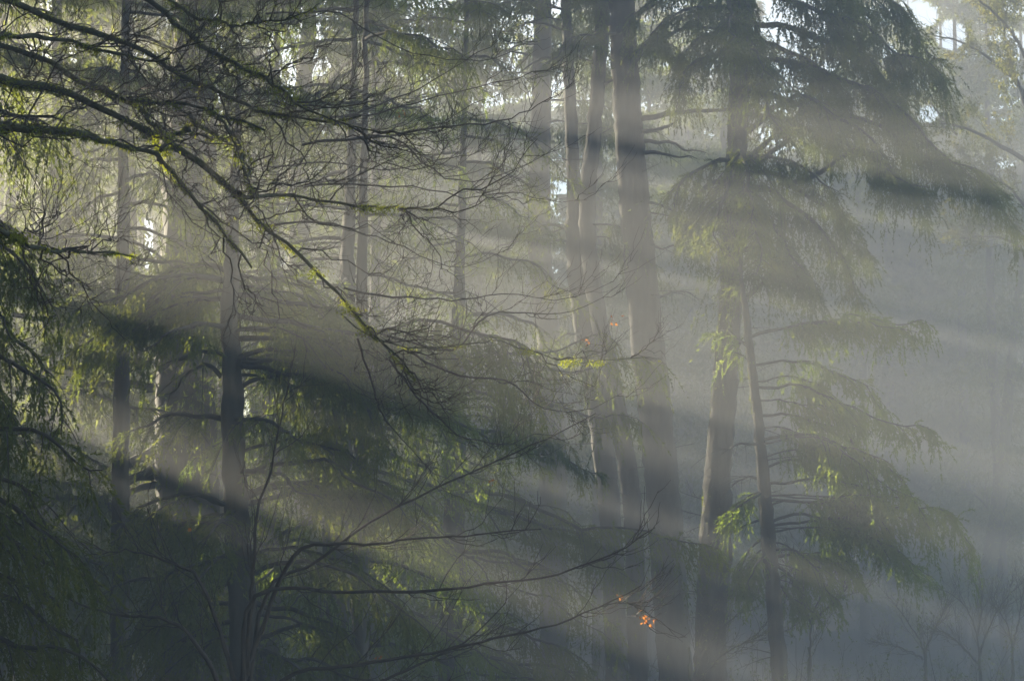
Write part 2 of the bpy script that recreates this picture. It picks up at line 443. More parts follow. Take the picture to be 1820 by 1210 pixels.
# added stand of trees out of view on the left, screening the low sun
line = np.array([[-8, -2], [-10, 7], [-13, 16], [-15, 24], [-18, 34], [-20, 46], [-24, 58], [-28, 72], [-33, 88], [-38, 104]])
for row, off in enumerate((0, 5, 10)):
    d = np.linspace(0, 1, 23) + row * .02
    for t in d:
        c = np.array([np.interp(t, np.linspace(0, 1, 10), line[:, k]) for k in (0, 1)]) + RS.normal(size=2) * 1.1
        if RS.uniform() < .08 or (row == 2 and c[1] > 79) or (c[1] > 79 and RS.uniform() < .25): continue
        wood_tree(lm, wm, c[0] - off * .8, c[1] + off * .5, RS.uniform(36, 44) if c[1] < 78 else RS.uniform(14, 22), RS.uniform(3.4, 4.6), 120, .36, per=280, zlow=.05)
for x, y in [(-19, 69), (-21.5, 78), (-18.3, 60), (9.6, 111), (11.8, 117), (8, 121), (13.5, 110), (24.5, 104), (27, 109), (22, 112), (4, 112), (24.2, 114), (27, 118), (30, 110)]:
    wood_tree(lm, wm, x, y, RS.uniform(38, 43), 4.4, 110, .34, per=200, zlow=.06)
# added unseen trees round the viewpoint, blocking skylight from the near mist
for x, y in [(-5, -9), (0, -7), (5, -10), (10, -6), (14, 1), (11, 8), (-2, -11), (8, -1)]:
    wood_tree(lm, wm, x, y, RS.uniform(26, 34), RS.uniform(3.6, 4.6), 90, .36, per=170, zlow=.14)
root = thing('distant_and_shade_wood', 'hazy far-off wood of tall conifers closing the view, with added unseen trees that shade the scene', 'woodland', (0, 120, float(ground_z(0, 120))))
root['kind'] = 'stuff'
lm.build('foliage', NEEDLE, root); wm.build('trunks', BARK, root)

# ------------------------------------------------------------------ the bare mossy maple reaching in from the upper left
RS.seed(9)
MY = 15.0
def limb_poly(px, dy=0.0, K=28):
    k = np.linspace(0, 1, len(px))
    A = np.array([pt(a, b, MY + dy + 1.6 * math.sin(3 * t + dy)) for (a, b), t in zip(px, k)])
    A = resample(A, K)[0]; q = np.linspace(0, 1, K)[:, None]
    return A + .018 * np.sin(q * RS.uniform(10, 20, 3) + RS.uniform(0, 6, 3)) + .008 * np.sin(q * RS.uniform(40, 60, 3) + RS.uniform(0, 6, 3))
LIMBS = [
 ([(-330, -90), (-80, -30), (20, 7), (67, 27), (134, 50), (208, 69), (268, 89), (302, 117), (328, 137), (369, 157), (436, 191), (486, 201), (560, 212), (640, 205)], 24, 5, .3, 20),
 ([(-330, 80), (-60, 66), (0, 65), (47, 60), (87, 70), (134, 79), (188, 94), (241, 100), (300, 108)], 24, 5, -.5, 18),
 ([(-330, 60), (-80, 75), (0, 87), (40, 95), (84, 110), (124, 134), (168, 151), (208, 167), (285, 184), (335, 188), (385, 203), (432, 214), (470, 230)], 24, 5, .8, 22),
 ([(168, 151), (208, 170), (241, 190), (268, 214), (290, 238), (300, 248)], 14, 7, .85, 6),
 ([(-330, 150), (-80, 140), (0, 143), (40, 147), (94, 154), (141, 171), (188, 194), (235, 224), (285, 251), (335, 281), (375, 312), (422, 345), (445, 375), (480, 410), (520, 440), (560, 482), (600, 522), (640, 566), (690, 622), (735, 668)], 30, 3, 0, 26),
 ([(422, 345), (469, 347), (536, 353), (610, 360), (700, 372), (790, 365)], 12, 3, .1, 14),
 ([(-330, 190), (-80, 222), (0, 228), (100, 233), (150, 239), (201, 250), (248, 265), (285, 279), (300, 310), (340, 352), (380, 390), (400, 412), (450, 470)], 27, 6, -1.0, 18),
 ([(240, -30), (258, 0), (295, 31), (335, 60), (375, 87), (419, 114), (469, 141), (519, 171), (600, 215), (690, 240)], 19, 4, 1.4, 20),
 ([(280, -15), (355, 30), (402, 40), (446, 44), (516, 30), (560, 10)], 11, 3, 1.7, 10),
 ([(340, 205), (355, 221), (402, 250), (432, 285), (446, 335), (452, 350)], 13, 6, .9, 8),
 ([(285, 265), (300, 240), (320, 235), (352, 233)], 14, 7, .05, 3),
 ([(385, 205), (420, 250), (440, 300), (444, 340)], 9, 4, .8, 6),
 ([(-330, 330), (-60, 400), (0, 415), (60, 440), (130, 440), (200, 455), (240, 458)], 13, 4, -2, 14),
 ([(605, 560), (640, 590), (739, 618), (840, 614), (890, 601), (957, 631), (1024, 641), (1108, 638), (1180, 640)], 4.5, 2, 4.5, 5),
]
mt = thing('mossy_maple', 'leafless dark maple with moss-fringed limbs sweeping in from the upper left', 'tree', np.array([-7.2, MY, float(ground_z(-7.2, MY))]))
stem = resample(np.array([[-7.2, MY, float(ground_z(-7.2, MY)) - .3, .42], [-7.0, MY, 2.5, .33], [-6.6, MY + .3, 4.0, .3], [-6.2, MY + .2, 5.5, .24], [-6.4, MY + .6, 9, .12]]), 40)[0]
trunk_mesh(stem[:, :3], stem[:, 3]).build('trunk', BARKM, mt)
for px, w0, w1, dy, ntw in LIMBS:
    A = limb_poly(px, dy); K = len(A)
    rr = np.linspace(w0 * .72, w1 * .65, K) * MY / F / 2 * RS.uniform(.85, 1.18, K)
    mb = MB(); tubes(mb, (A + RS.normal(size=A.shape) * .008)[None], rr[None], 9, .12)
    lb = mb.build('limb', BARKM, mt)
    tw = MB()
    n1 = max(3, int(ntw * .85))
    B1 = grow(A[None], n1, (.4, 1.4), .75, .2, 9, (.2, 0, -.03), .2, .05, .6)
    tubes(tw, B1, radii(len(B1), 9, .008, .003), 4)
    B2 = grow(B1, 6, (.2, .75), .7, .22, 8, (.1, 0, 0), .1, .055, .8)
    tubes(tw, B2, radii(len(B2), 8, .0036, .0016), 3)
    B3 = grow(B2, 4, (.12, .4), .6, .2, 5, (.12, 0, .0), .15, .05)
    tubes(tw, B3, radii(len(B3), 5, .0018, .0011), 3)
    sub('twigs', tw, TWIG, lb, mt)
    mo = MB(); tuft(mo, A, rr, int(170 * len(px) * w0 / 16), .035, .011, .5, .7)
    cl = RS.uniform(0, .9, max(2, len(px) // 2))
    for c in cl:            # fat moss cushions hanging under the limb
        q, T = interp_poly(A[None], np.zeros(1, int), np.array([c])); nn = 90
        b = q + RS.normal(size=(nn, 3)) * np.array([.055, .03, .022]) + np.array([0, 0, -.02])
        leaves(mo, b, unit(RS.normal(size=(nn, 3)) + np.array([0, 0, -.8])), .035, .013)
    ids = RS.randint(0, len(B1), 5)
    for k in ids:
        if RS.uniform() < .5: tuft(mo, B1[k], np.full(9, .006), 36, .025, .008, .5, .5)
    sub('moss', mo, MOSS, lb, mt)

# fan of fine twigs in the middle of the photograph, outer crown of the same maple
FANS = [
 [(560, 210), (640, 205), (740, 185), (860, 150), (960, 130), (1010, 105)],
 [(560, 250), (700, 240), (830, 222), (920, 205), (990, 170), (1020, 140)],
 [(600, 215), (690, 180), (760, 150), (840, 100), (900, 60)],
 [(470, 25), (590, 20), (640, 48), (700, 80), (760, 100), (830, 108), (930, 88)],
 [(540, 260), (690, 240), (760, 300), (860, 320), (940, 290), (1000, 250)],
 [(540, 330), (700, 330), (820, 350), (900, 340), (960, 355), (1040, 355)],
 [(480, 400), (600, 400), (690, 430), (790, 470), (850, 470), (910, 440)],
 [(470, 300), (560, 290), (700, 300), (800, 280), (890, 260)],
 [(610, 510), (700, 525), (800, 535), (900, 520), (1000, 535), (1090, 500)],
 [(690, 600), (800, 620), (870, 560), (960, 560), (1040, 545), (1100, 505)],
 [(720, 620), (800, 660), (900, 680), (960, 720), (1040, 730), (1110, 700)],
 [(690, 640), (740, 700), (800, 760), (880, 790), (960, 770), (1010, 790)],
 [(640, 600), (660, 680), (690, 750), (760, 830), (800, 850)],
]
for f in FANS:
    A = limb_poly(f, 5.5 + RS.uniform(-1, 1), 18)
    mb = MB(); tubes(mb, (A + RS.normal(size=A.shape) * .006)[None], np.linspace(.013, .003, 18)[None], 5)
    lb = mb.build('limb', TWIG, mt)
    tw = MB()
    B1 = grow(A[None], 9, (.35, 1.0), .45, .3, 9, (.12, 0, .02), .1, .045, .6)
    tubes(tw, B1, radii(len(B1), 9, .005, .0025), 3)
    B2 = grow(B1, 4, (.2, .6), .5, .25, 6, (.1, 0, .03), .1, .04)
    tubes(tw, B2, radii(len(B2), 6, .0032, .0018), 3)
    sub('twigs', tw, TWIG, lb, mt)

# ------------------------------------------------------------------ slender bare maple below with long arching branches
RS.seed(10)
KY = 22.0
vm = thing('vine_maple', 'slender leafless maple with long thin branches arching over the lower middle', 'tree', np.array([pt(430, 1210, KY)[0], KY, float(ground_z(-3, KY))]))
VB = [
 [(430, 1330), (470, 1060), (560, 1000), (655, 929), (706, 902), (756, 875), (806, 852), (856, 832), (907, 808), (980, 775), (1060, 735)],
 [(440, 1180), (520, 990), (605, 967), (672, 966), (739, 957), (840, 951), (890, 944), (960, 941)],
 [(430, 1250), (450, 1062), (605, 1051), (706, 1051), (789, 1048), (873, 1036), (957, 1026), (1024, 1008), (1084, 986), (1128, 962), (1165, 935)],
 [(430, 1330), (500, 1210), (605, 1184), (689, 1174), (766, 1160), (856, 1140), (940, 1120), (990, 1110), (1051, 1083), (1091, 1066), (1141, 1040)],
 [(1060, 1079), (1100, 1070), (1132, 1078), (1150, 1104)],
 [(440, 1200), (455, 930), (480, 840), (500, 740), (515, 680)],
 [(430, 1300), (560, 1260), (700, 1200), (790, 1160), (850, 1120), (900, 1070)],
 [(430, 1300), (330, 1120), (200, 1090), (120, 1060), (60, 990)],
 [(430, 1250), (360, 1040), (300, 1000), (240, 980), (150, 985)],
]
c0 = pt(430, 1330, KY); zb = float(ground_z(c0[0], KY))
stem = resample(np.array([[c0[0], KY, zb - .2, .09], [c0[0] + .1, KY, zb + .8, .07], [*pt(432, 1240, KY), .05], [*pt(440, 1150, KY), .035], [*pt(450, 1050, KY), .02]]), 24)[0]
trunk_mesh(stem[:, :3], stem[:, 3], 8).build('trunk', TWIG, vm)
for f in VB:
    k = np.linspace(0, 1, len(f)); dy = RS.uniform(-1.5, 1.5)
    A = resample(np.array([pt(a, b, KY + dy * t) for (a, b), t in zip(f, k)]), 30)[0]
    mb = MB(); tubes(mb, (A + RS.normal(size=A.shape) * .007)[None], np.linspace(.03, .006, 30)[None] * (1 if len(f) > 4 else .3), 6, .1)
    lb = mb.build('limb', TWIG, vm); tw = MB()
    B1 = grow(A[None], 14, (.4, 1.1), .7, .3, 8, (.1, 0, .12), .25, .03, .5)
    tubes(tw, B1, radii(len(B1), 8, .007, .003), 3)
    B2 = grow(B1, 2, (.15, .5), .5, .2, 5, (0, 0, .05)); tubes(tw, B2, radii(len(B2), 5, .0045, .0025), 3)
    sub('twigs', tw, TWIG, lb, vm)
# the last withered leaves still hanging on it
lf = MB()
for px, py, n, sc in [(1150, 1103, 16, .065), (1092, 570, 7, .05), (1040, 604, 6, .04), (1105, 1060, 6, .04), (672, 1170, 6, .05), (873, 855, 5, .04), (714, 202, 7, .05), (335, 940, 4, .05)]:
    c = pt(px, py, KY - .2)
    b = c + RS.normal(size=(n, 3)) * sc * .6
    leaves(lf, b, unit(RS.normal(size=(n, 3)) + np.array([0, 0, -.4])), sc * .9, sc * .6)
lf.build('withered_leaves', ORANGE, vm)

# ------------------------------------------------------------------ conifers, left to right
RS.seed(12)
HK = dict(hang=.75, ls=.5, l2=1.0, dens=7)
conifer('hemlock', 'dark drooping hemlock along the left edge, nearest of the conifers', [(-170, 1300, 95), (-170, 700, 80), (-165, 0, 60)], 19, 24, [
 ([(-170, 170), (-60, 185), (20, 205), (75, 218), (105, 235)], -.5, dict(HK, ls=.45)),
 ([(-170, 150), (-80, 180), (0, 195), (60, 200), (110, 212)], .6, dict(HK, ls=.5)),
 ([(-170, 380), (-80, 400), (0, 440), (50, 480), (90, 540)], .2, HK),
 ([(-170, 330), (-60, 380), (20, 410), (70, 470)], 1.0, HK),
 ([(-170, 500), (-70, 540), (10, 590), (60, 640), (90, 700)], .5, HK),
 ([(-170, 560), (-70, 600), (0, 640), (70, 690), (105, 760)], -.5, HK),
 ([(-170, 620), (-80, 650), (-10, 700), (30, 780)], .8, HK),
 ([(-170, 800), (-60, 830), (20, 850), (70, 890), (100, 960)], .3, HK),
 ([(-170, 850), (-60, 870), (40, 900), (100, 960), (140, 1030)], -.4, HK),
 ([(-170, 940), (-60, 950), (50, 970), (130, 1010), (190, 1060)], .9, HK),
 ([(-170, 1040), (-60, 1050), (40, 1080), (110, 1120), (150, 1190)], .2, HK),
 ([(-170, 1090), (-60, 1110), (60, 1150), (170, 1180), (240, 1230)], -.3, HK),
 ], dict(n=16, z0=1, z1=20, l0=2.6, l1=.9, kw=dict(HK, dens=5)), group=None)

SP = dict(hang=.6, ls=.5, l2=1.3, dens=7.5, r0=.04, s0=.12)
conifer('spruce', 'dark spruce with slim trunk and radiating limbs in front of the broad trunk', [(440, 1270, 62), (430, 1050, 48), (416, 860, 42), (412, 720, 38), (412, 620, 33), (408, 540, 29), (410, 470, 26), (414, 380, 21), (420, 260, 15)], 30, pt(424, 130, 30)[2], [
 ([(412, 560), (500, 570), (600, 585), (720, 585), (850, 600), (950, 640), (1000, 700)], -1, dict(SP, ls=.6, l2=1.5)),
 ([(412, 600), (520, 600), (640, 610), (760, 640), (870, 680), (930, 740)], 1.2, dict(SP, ls=.6, l2=1.5)),
 ([(405, 520), (480, 530), (560, 550), (660, 590), (740, 660)], .6, SP),
 ([(404, 500), (330, 490), (260, 500), (190, 530), (130, 580)], -.6, SP),
 ([(405, 530), (330, 530), (250, 545), (180, 590), (130, 650)], .8, SP),
 ([(404, 490), (450, 490), (520, 505), (590, 545)], 1, SP),
 ([(404, 480), (360, 470), (300, 475), (240, 500)], 1.2, SP),
 ([(412, 640), (450, 625), (500, 622), (560, 640), (620, 690)], -.4, dict(SP, moss=500, s0=.5)),
 ([(412, 650), (460, 640), (490, 640), (560, 680), (600, 760)], .5, dict(SP, moss=500, s0=.5)),
 ([(414, 700), (450, 672), (500, 668), (560, 670), (640, 710), (690, 790)], .2, dict(SP, moss=400, s0=.5)),
 ([(412, 640), (380, 625), (340, 628), (280, 650)], .4, dict(SP, moss=300, bare=True)),
 ([(412, 690), (370, 650), (340, 660), (300, 700)], .5, dict(SP, bare=True, moss=300)),
 ([(416, 850), (470, 830), (530, 822), (600, 830), (680, 870), (740, 930)], -.5, dict(SP, moss=500, s0=.35)),
 ([(418, 880), (470, 865), (550, 850), (640, 850), (720, 880)], .8, dict(SP, moss=500, s0=.4)),
 ([(425, 900), (480, 885), (540, 870), (610, 880), (660, 930)], .3, dict(SP, moss=600, s0=.5)),
 ([(430, 1020), (520, 1000), (600, 1010), (700, 1060), (760, 1140)], -.7, SP),
 ([(430, 1060), (480, 1080), (540, 1090), (600, 1120), (650, 1190)], .5, dict(SP, moss=500, s0=.4)),
 ([(436, 1150), (500, 1120), (560, 1110), (620, 1130)], .5, dict(SP, moss=600, bare=True)),
 ([(436, 1150), (500, 1170), (560, 1180), (640, 1230)], -.5, SP),
 ([(430, 1000), (360, 1000), (280, 1020), (200, 1060), (130, 1140)], -.6, SP),
 ([(430, 1030), (370, 1050), (300, 1090), (230, 1150), (190, 1220)], .5, SP),
 ([(425, 940), (350, 930), (270, 950), (190, 1000)], .6, SP),
 ([(420, 900), (340, 880), (270, 900), (200, 960)], -.5, dict(SP, s0=.4)),
 ([(436, 1100), (380, 1110), (310, 1150), (260, 1220)], 1.0, SP),
 ], dict(n=8, z0=1, z1=6, l0=2.6, l1=2.0, kw=dict(SP, dens=5)), leafs=dict(ll=.08, lw=.026))

conifer('old_conifer', 'broadest old trunk, grey and fogged, behind the slim dark spruce', [(350, 1250, 140), (340, 1000, 118), (332, 800, 108), (330, 640, 104), (336, 500, 100), (340, 300, 92), (346, 60, 74)], 40, 30, [
 ([(270, 645), (210, 640), (160, 650), (110, 662), (60, 690)], -1, dict(r0=.12, bare=True, moss=900, s0=.4)),
 ([(272, 690), (210, 680), (160, 684), (110, 690)], -.5, dict(r0=.1, bare=True, moss=500, s0=.4)),
 ([(275, 800), (200, 840), (120, 870), (50, 930), (0, 960)], -2, dict(r0=.1, bare=True, moss=1500, s0=.3)),
 ([(275, 830), (210, 865), (140, 900), (80, 950)], -2.5, dict(r0=.1, bare=True, moss=1500, s0=.3)),
 ([(275, 860), (230, 875), (180, 905), (120, 960)], -2, dict(r0=.08, bare=True, moss=900, s0=.3)),
 ([(270, 845), (200, 850), (140, 835), (80, 850)], -3, dict(r0=.08, bare=True, moss=600, s0=.3)),
 ([(332, 450), (270, 500), (220, 505), (160, 540)], -4, dict(hang=1.0, ls=1.4, l2=1.4)),
 ([(332, 440), (430, 480), (520, 500), (600, 520), (680, 560)], -3, dict(hang=.9, ls=1.3, l2=1.5)),
 ([(332, 470), (400, 480), (470, 520), (540, 590)], -4, dict(hang=.6, ls=.6, l2=1.6)),
 ([(332, 460), (340, 480), (330, 520), (310, 570)], -6, dict(hang=.6, ls=.6, l2=1.8)),
 ([(334, 250), (240, 240), (150, 270), (80, 330)], -3, dict(hang=.6, ls=.6, l2=1.5)),
 ([(336, 200), (440, 190), (540, 230), (620, 300)], 2, dict(hang=.6, ls=.6, l2=1.5)),
 ], dict(n=22, z0=15, z1=30, l0=4.2, l1=2.4, kw=dict(hang=.6, ls=.8, l2=1.6, dens=5, s0=.3)), deadstubs=14)

M1 = dict(hang=.5, ls=.45, l2=1.3, dens=7, r0=.05)
conifer('hemlock', 'green hemlock of hanging boughs filling the lower middle, trunk hidden in its foliage', [(590, 1260, 55), (600, 900, 46), (612, 600, 34), (620, 400, 22), (628, 150, 12)], 39, 26, [
 ([(606, 640), (700, 650), (800, 680), (880, 720), (940, 790)], -1, M1),
 ([(606, 700), (700, 700), (790, 730), (860, 790), (900, 860)], 1, M1),
 ([(604, 760), (690, 760), (780, 790), (860, 850)], -2, M1),
 ([(603, 820), (700, 840), (800, 880), (870, 930), (910, 1000)], 1.5, M1),
 ([(602, 900), (690, 910), (770, 950), (850, 990), (890, 1050)], -1, M1),
 ([(600, 990), (700, 1000), (800, 1040), (870, 1110)], 1, M1),
 ([(600, 1090), (700, 1090), (800, 1120), (900, 1190)], -.5, M1),
 ([(598, 1150), (700, 1150), (790, 1190), (860, 1260)], 1.5, M1),
 ([(606, 680), (540, 690), (480, 720), (430, 790)], .6, M1),
 ([(604, 790), (530, 800), (470, 840)], -.6, M1),
 ([(602, 920), (540, 930), (480, 970), (440, 1040)], -.6, M1),
 ([(600, 1030), (530, 1050), (470, 1110)], 1.0, M1),
 ([(608, 600), (670, 600), (740, 620), (800, 660)], 2.0, M1),
 ], dict(n=56, z0=1, z1=24, l0=4.0, l1=2.4, droop=.5, kw=dict(M1, dens=6, r0=.035)), mat=NEEDLEL)

conifer('hemlock', 'hemlock with dark boughs hanging across the feet of the middle trunks', [(800, 1290, 44), (806, 1000, 38), (812, 700, 30), (816, 520, 20), (822, 300, 12)], 43, 20, [
 ([(812, 640), (900, 640), (1000, 655), (1100, 652), (1180, 650)], -1.5, dict(M1, hang=.9, ls=.7, l2=1.0)),
 ([(812, 700), (900, 700), (1000, 725), (1080, 745), (1140, 770)], -2, M1),
 ([(810, 760), (900, 770), (1000, 800), (1060, 840)], 1, M1),
 ([(808, 860), (900, 880), (1000, 915), (1100, 940), (1190, 965), (1250, 1000)], -3, dict(M1, ls=.75, l2=1.4, dens=8)),
 ([(808, 900), (900, 910), (980, 940), (1060, 980), (1130, 1040)], -1, dict(M1, ls=.7, dens=8)),
 ([(806, 980), (880, 980), (950, 1000), (1010, 1040)], -2, M1),
 ([(812, 680), (760, 690), (700, 730)], 1, M1),
 ([(810, 800), (750, 810), (690, 850)], -1, M1),
 ([(814, 560), (880, 560), (950, 580), (1000, 630)], 1, M1),
 ([(806, 1100), (880, 1110), (960, 1130), (1040, 1180)], -1, M1),
 ([(806, 1160), (900, 1170), (1000, 1190), (1090, 1230)], 1, M1),
 ], dict(n=40, z0=0, z1=18, l0=3.6, l1=1.8, droop=.5, kw=dict(M1, dens=6, r0=.03)))

conifer('hemlock', 'shaggy hemlock behind the left edge hemlock, its boughs reaching towards the slim spruce', [(-75, 1280, 50), (-70, 900, 44), (-62, 500, 34), (-55, 150, 22)], 37, 25, [
 ([(25, 560), (90, 570), (150, 600), (200, 660)], -1, M1), ([(25, 500), (110, 500), (240, 520), (310, 540), (370, 590)], -1, M1), ([(26, 420), (120, 420), (240, 440), (300, 470), (340, 520)], -1, M1),
 ([(22, 690), (120, 690), (240, 710), (310, 740), (360, 800)], -1.5, M1), ([(20, 890), (120, 890), (250, 910), (320, 950), (380, 1020)], -1.5, M1), ([(21, 770), (90, 770), (150, 810), (200, 870)], -1, M1), ([(20, 980), (120, 985), (240, 1010), (320, 1050), (370, 1110)], -1, M1)],
 dict(n=56, z0=1, z1=23, l0=3.8, l1=2.6, droop=.5, kw=dict(M1, dens=6, r0=.03)))
conifer('hemlock', 'tall shadowed hemlock close behind the maple limbs at the upper left', [(214, 1280, 34), (214, 900, 30), (218, 500, 24), (222, 100, 14)], 33, 27, [],
 dict(n=58, z0=7, z1=25, l0=3.2, l1=2.6, droop=.5, kw=dict(M1, dens=6, r0=.025)))
conifer('hemlock', 'shadowed hemlock whose upper crown hangs behind the maple twigs near the top centre', [(640, 1280, 34), (640, 900, 28), (644, 500, 20), (650, 100, 10)], 35.5, 28, [],
 dict(n=44, z0=10, z1=26, l0=3.4, l1=2.6, droop=.5, kw=dict(M1, dens=6, r0=.025)))
conifer('hemlock', 'dark hemlock crown behind the maple twigs, between the broad trunk and the middle trunks', [(478, 1280, 40), (480, 900, 36), (484, 500, 24), (492, 100, 12)], 46, 28, [
 ([(482, 480), (540, 490), (610, 520), (660, 580)], -1, M1), ([(484, 420), (420, 430), (380, 470)], -1, M1)],
 dict(n=60, z0=3, z1=26, l0=3.8, l1=2.4, droop=.5, kw=dict(M1, dens=6, r0=.03)))

RS.seed(13)
FR = dict(hang=.5, ls=.7, l2=1.5, dens=5, s0=.3)
conifer('fir', 'faint hazy trunk left of the forked pair in the middle', [(985, 1250, 50), (982, 800, 46), (975, 600, 42), (958, 420, 40), (962, 200, 34), (965, 0, 30)], 62, 30, [
 ([(958, 330), (880, 350), (800, 400), (740, 470)], -2, FR), ([(958, 250), (870, 250), (780, 290), (710, 350)], 1, FR), ([(960, 100), (860, 90), (760, 110), (680, 150)], 1, FR), ([(962, 30), (860, 10), (740, 20), (640, 60)], -1, FR),
 ([(958, 420), (880, 440), (820, 500)], 2, FR)], dict(n=22, z0=11, z1=28, l0=4.2, l1=2, kw=FR), deadstubs=12)
conifer('fir', 'left and more crooked of the two slim dark trunks that meet in the middle', [(1098, 1240, 42), (1086, 950, 38), (1066, 750, 40), (1042, 590, 44), (1026, 430, 42), (1020, 330, 26), (1014, 200, 22), (1008, 60, 19)], 54, 27, [
 ([(1012, 110), (960, 105), (920, 130)], -1, dict(FR, bare=True, r0=.05)), ([(1014, 60), (950, 40), (880, 60), (800, 110)], 1, FR), ([(1010, 20), (930, 0), (850, 10)], -1, FR),
 ([(1030, 420), (980, 400), (920, 420), (870, 480)], 1, FR), ([(1050, 590), (1000, 600), (960, 650)], -1.5, FR)], dict(n=14, z0=16, z1=26, l0=3.2, l1=1.6, kw=FR), deadstubs=26, moss=2500)
conifer('fir', 'right and straighter of the two slim dark trunks that meet in the middle', [(1136, 1240, 36), (1124, 900, 33), (1092, 700, 34), (1064, 560, 30), (1044, 400, 30), (1056, 230, 27), (1068, 80, 26), (1074, -30, 25)], 53, 29, [
 ([(1060, 160), (1110, 130), (1160, 120)], -1, dict(FR, bare=True, r0=.05)), ([(1040, 400), (1090, 400), (1130, 440)], -1, FR), ([(1066, 60), (1030, 90), (1000, 100)], -1, dict(FR, bare=True, r0=.05))],
 dict(n=12, z0=18, z1=28, l0=3, l1=1.6, kw=FR), deadstubs=26)
conifer('fir', 'thickest straight dark trunk in the middle, with bare limbs reaching right', [(1205, 1260, 66), (1192, 1080, 60), (1180, 900, 60), (1160, 700, 60), (1140, 500, 58), (1124, 320, 54), (1112, 150, 50), (1104, 0, 46)], 52, 34, [
 ([(1130, 212), (1200, 200), (1290, 195), (1350, 198), (1420, 202)], -1.5, dict(bare=True, r0=.075, s0=.2, l2=.8)),
 ([(1132, 235), (1180, 228), (1215, 210)], -1, dict(bare=True, r0=.07, l2=.7)),
 ([(1132, 250), (1190, 255), (1250, 272)], 1, dict(bare=True, r0=.06, l2=.8)),
 ([(1132, 272), (1180, 272), (1240, 285)], -1, dict(bare=True, r0=.06, l2=.8)),
 ([(1122, 100), (1150, 80), (1200, 60), (1260, 52), (1310, 48)], -1, dict(bare=True, r0=.06, l2=.8)),
 ([(1120, 30), (1160, 10), (1200, -20)], -1, dict(bare=True, r0=.06, l2=.8)),
 ([(1124, 110), (1160, 75), (1190, 80), (1215, 110)], 0, dict(FR, ls=.5, l2=.9, dens=9)),
 ([(1136, 430), (1180, 440), (1240, 430)], -1, dict(bare=True, r0=.04, l2=.9)),
 ([(1150, 540), (1200, 520), (1250, 530)], 1, dict(bare=True, r0=.04, l2=.9)),
 ([(1118, 60), (1060, 60), (1010, 80), (960, 110)], -2, FR),
 ([(1150, 360), (1190, 370), (1230, 400), (1250, 450)], 1.5, dict(FR, ls=.5, l2=.8)),
 ], dict(n=20, z0=19, z1=32, l0=5, l1=2.5, kw=FR), deadstubs=30, moss=1500)

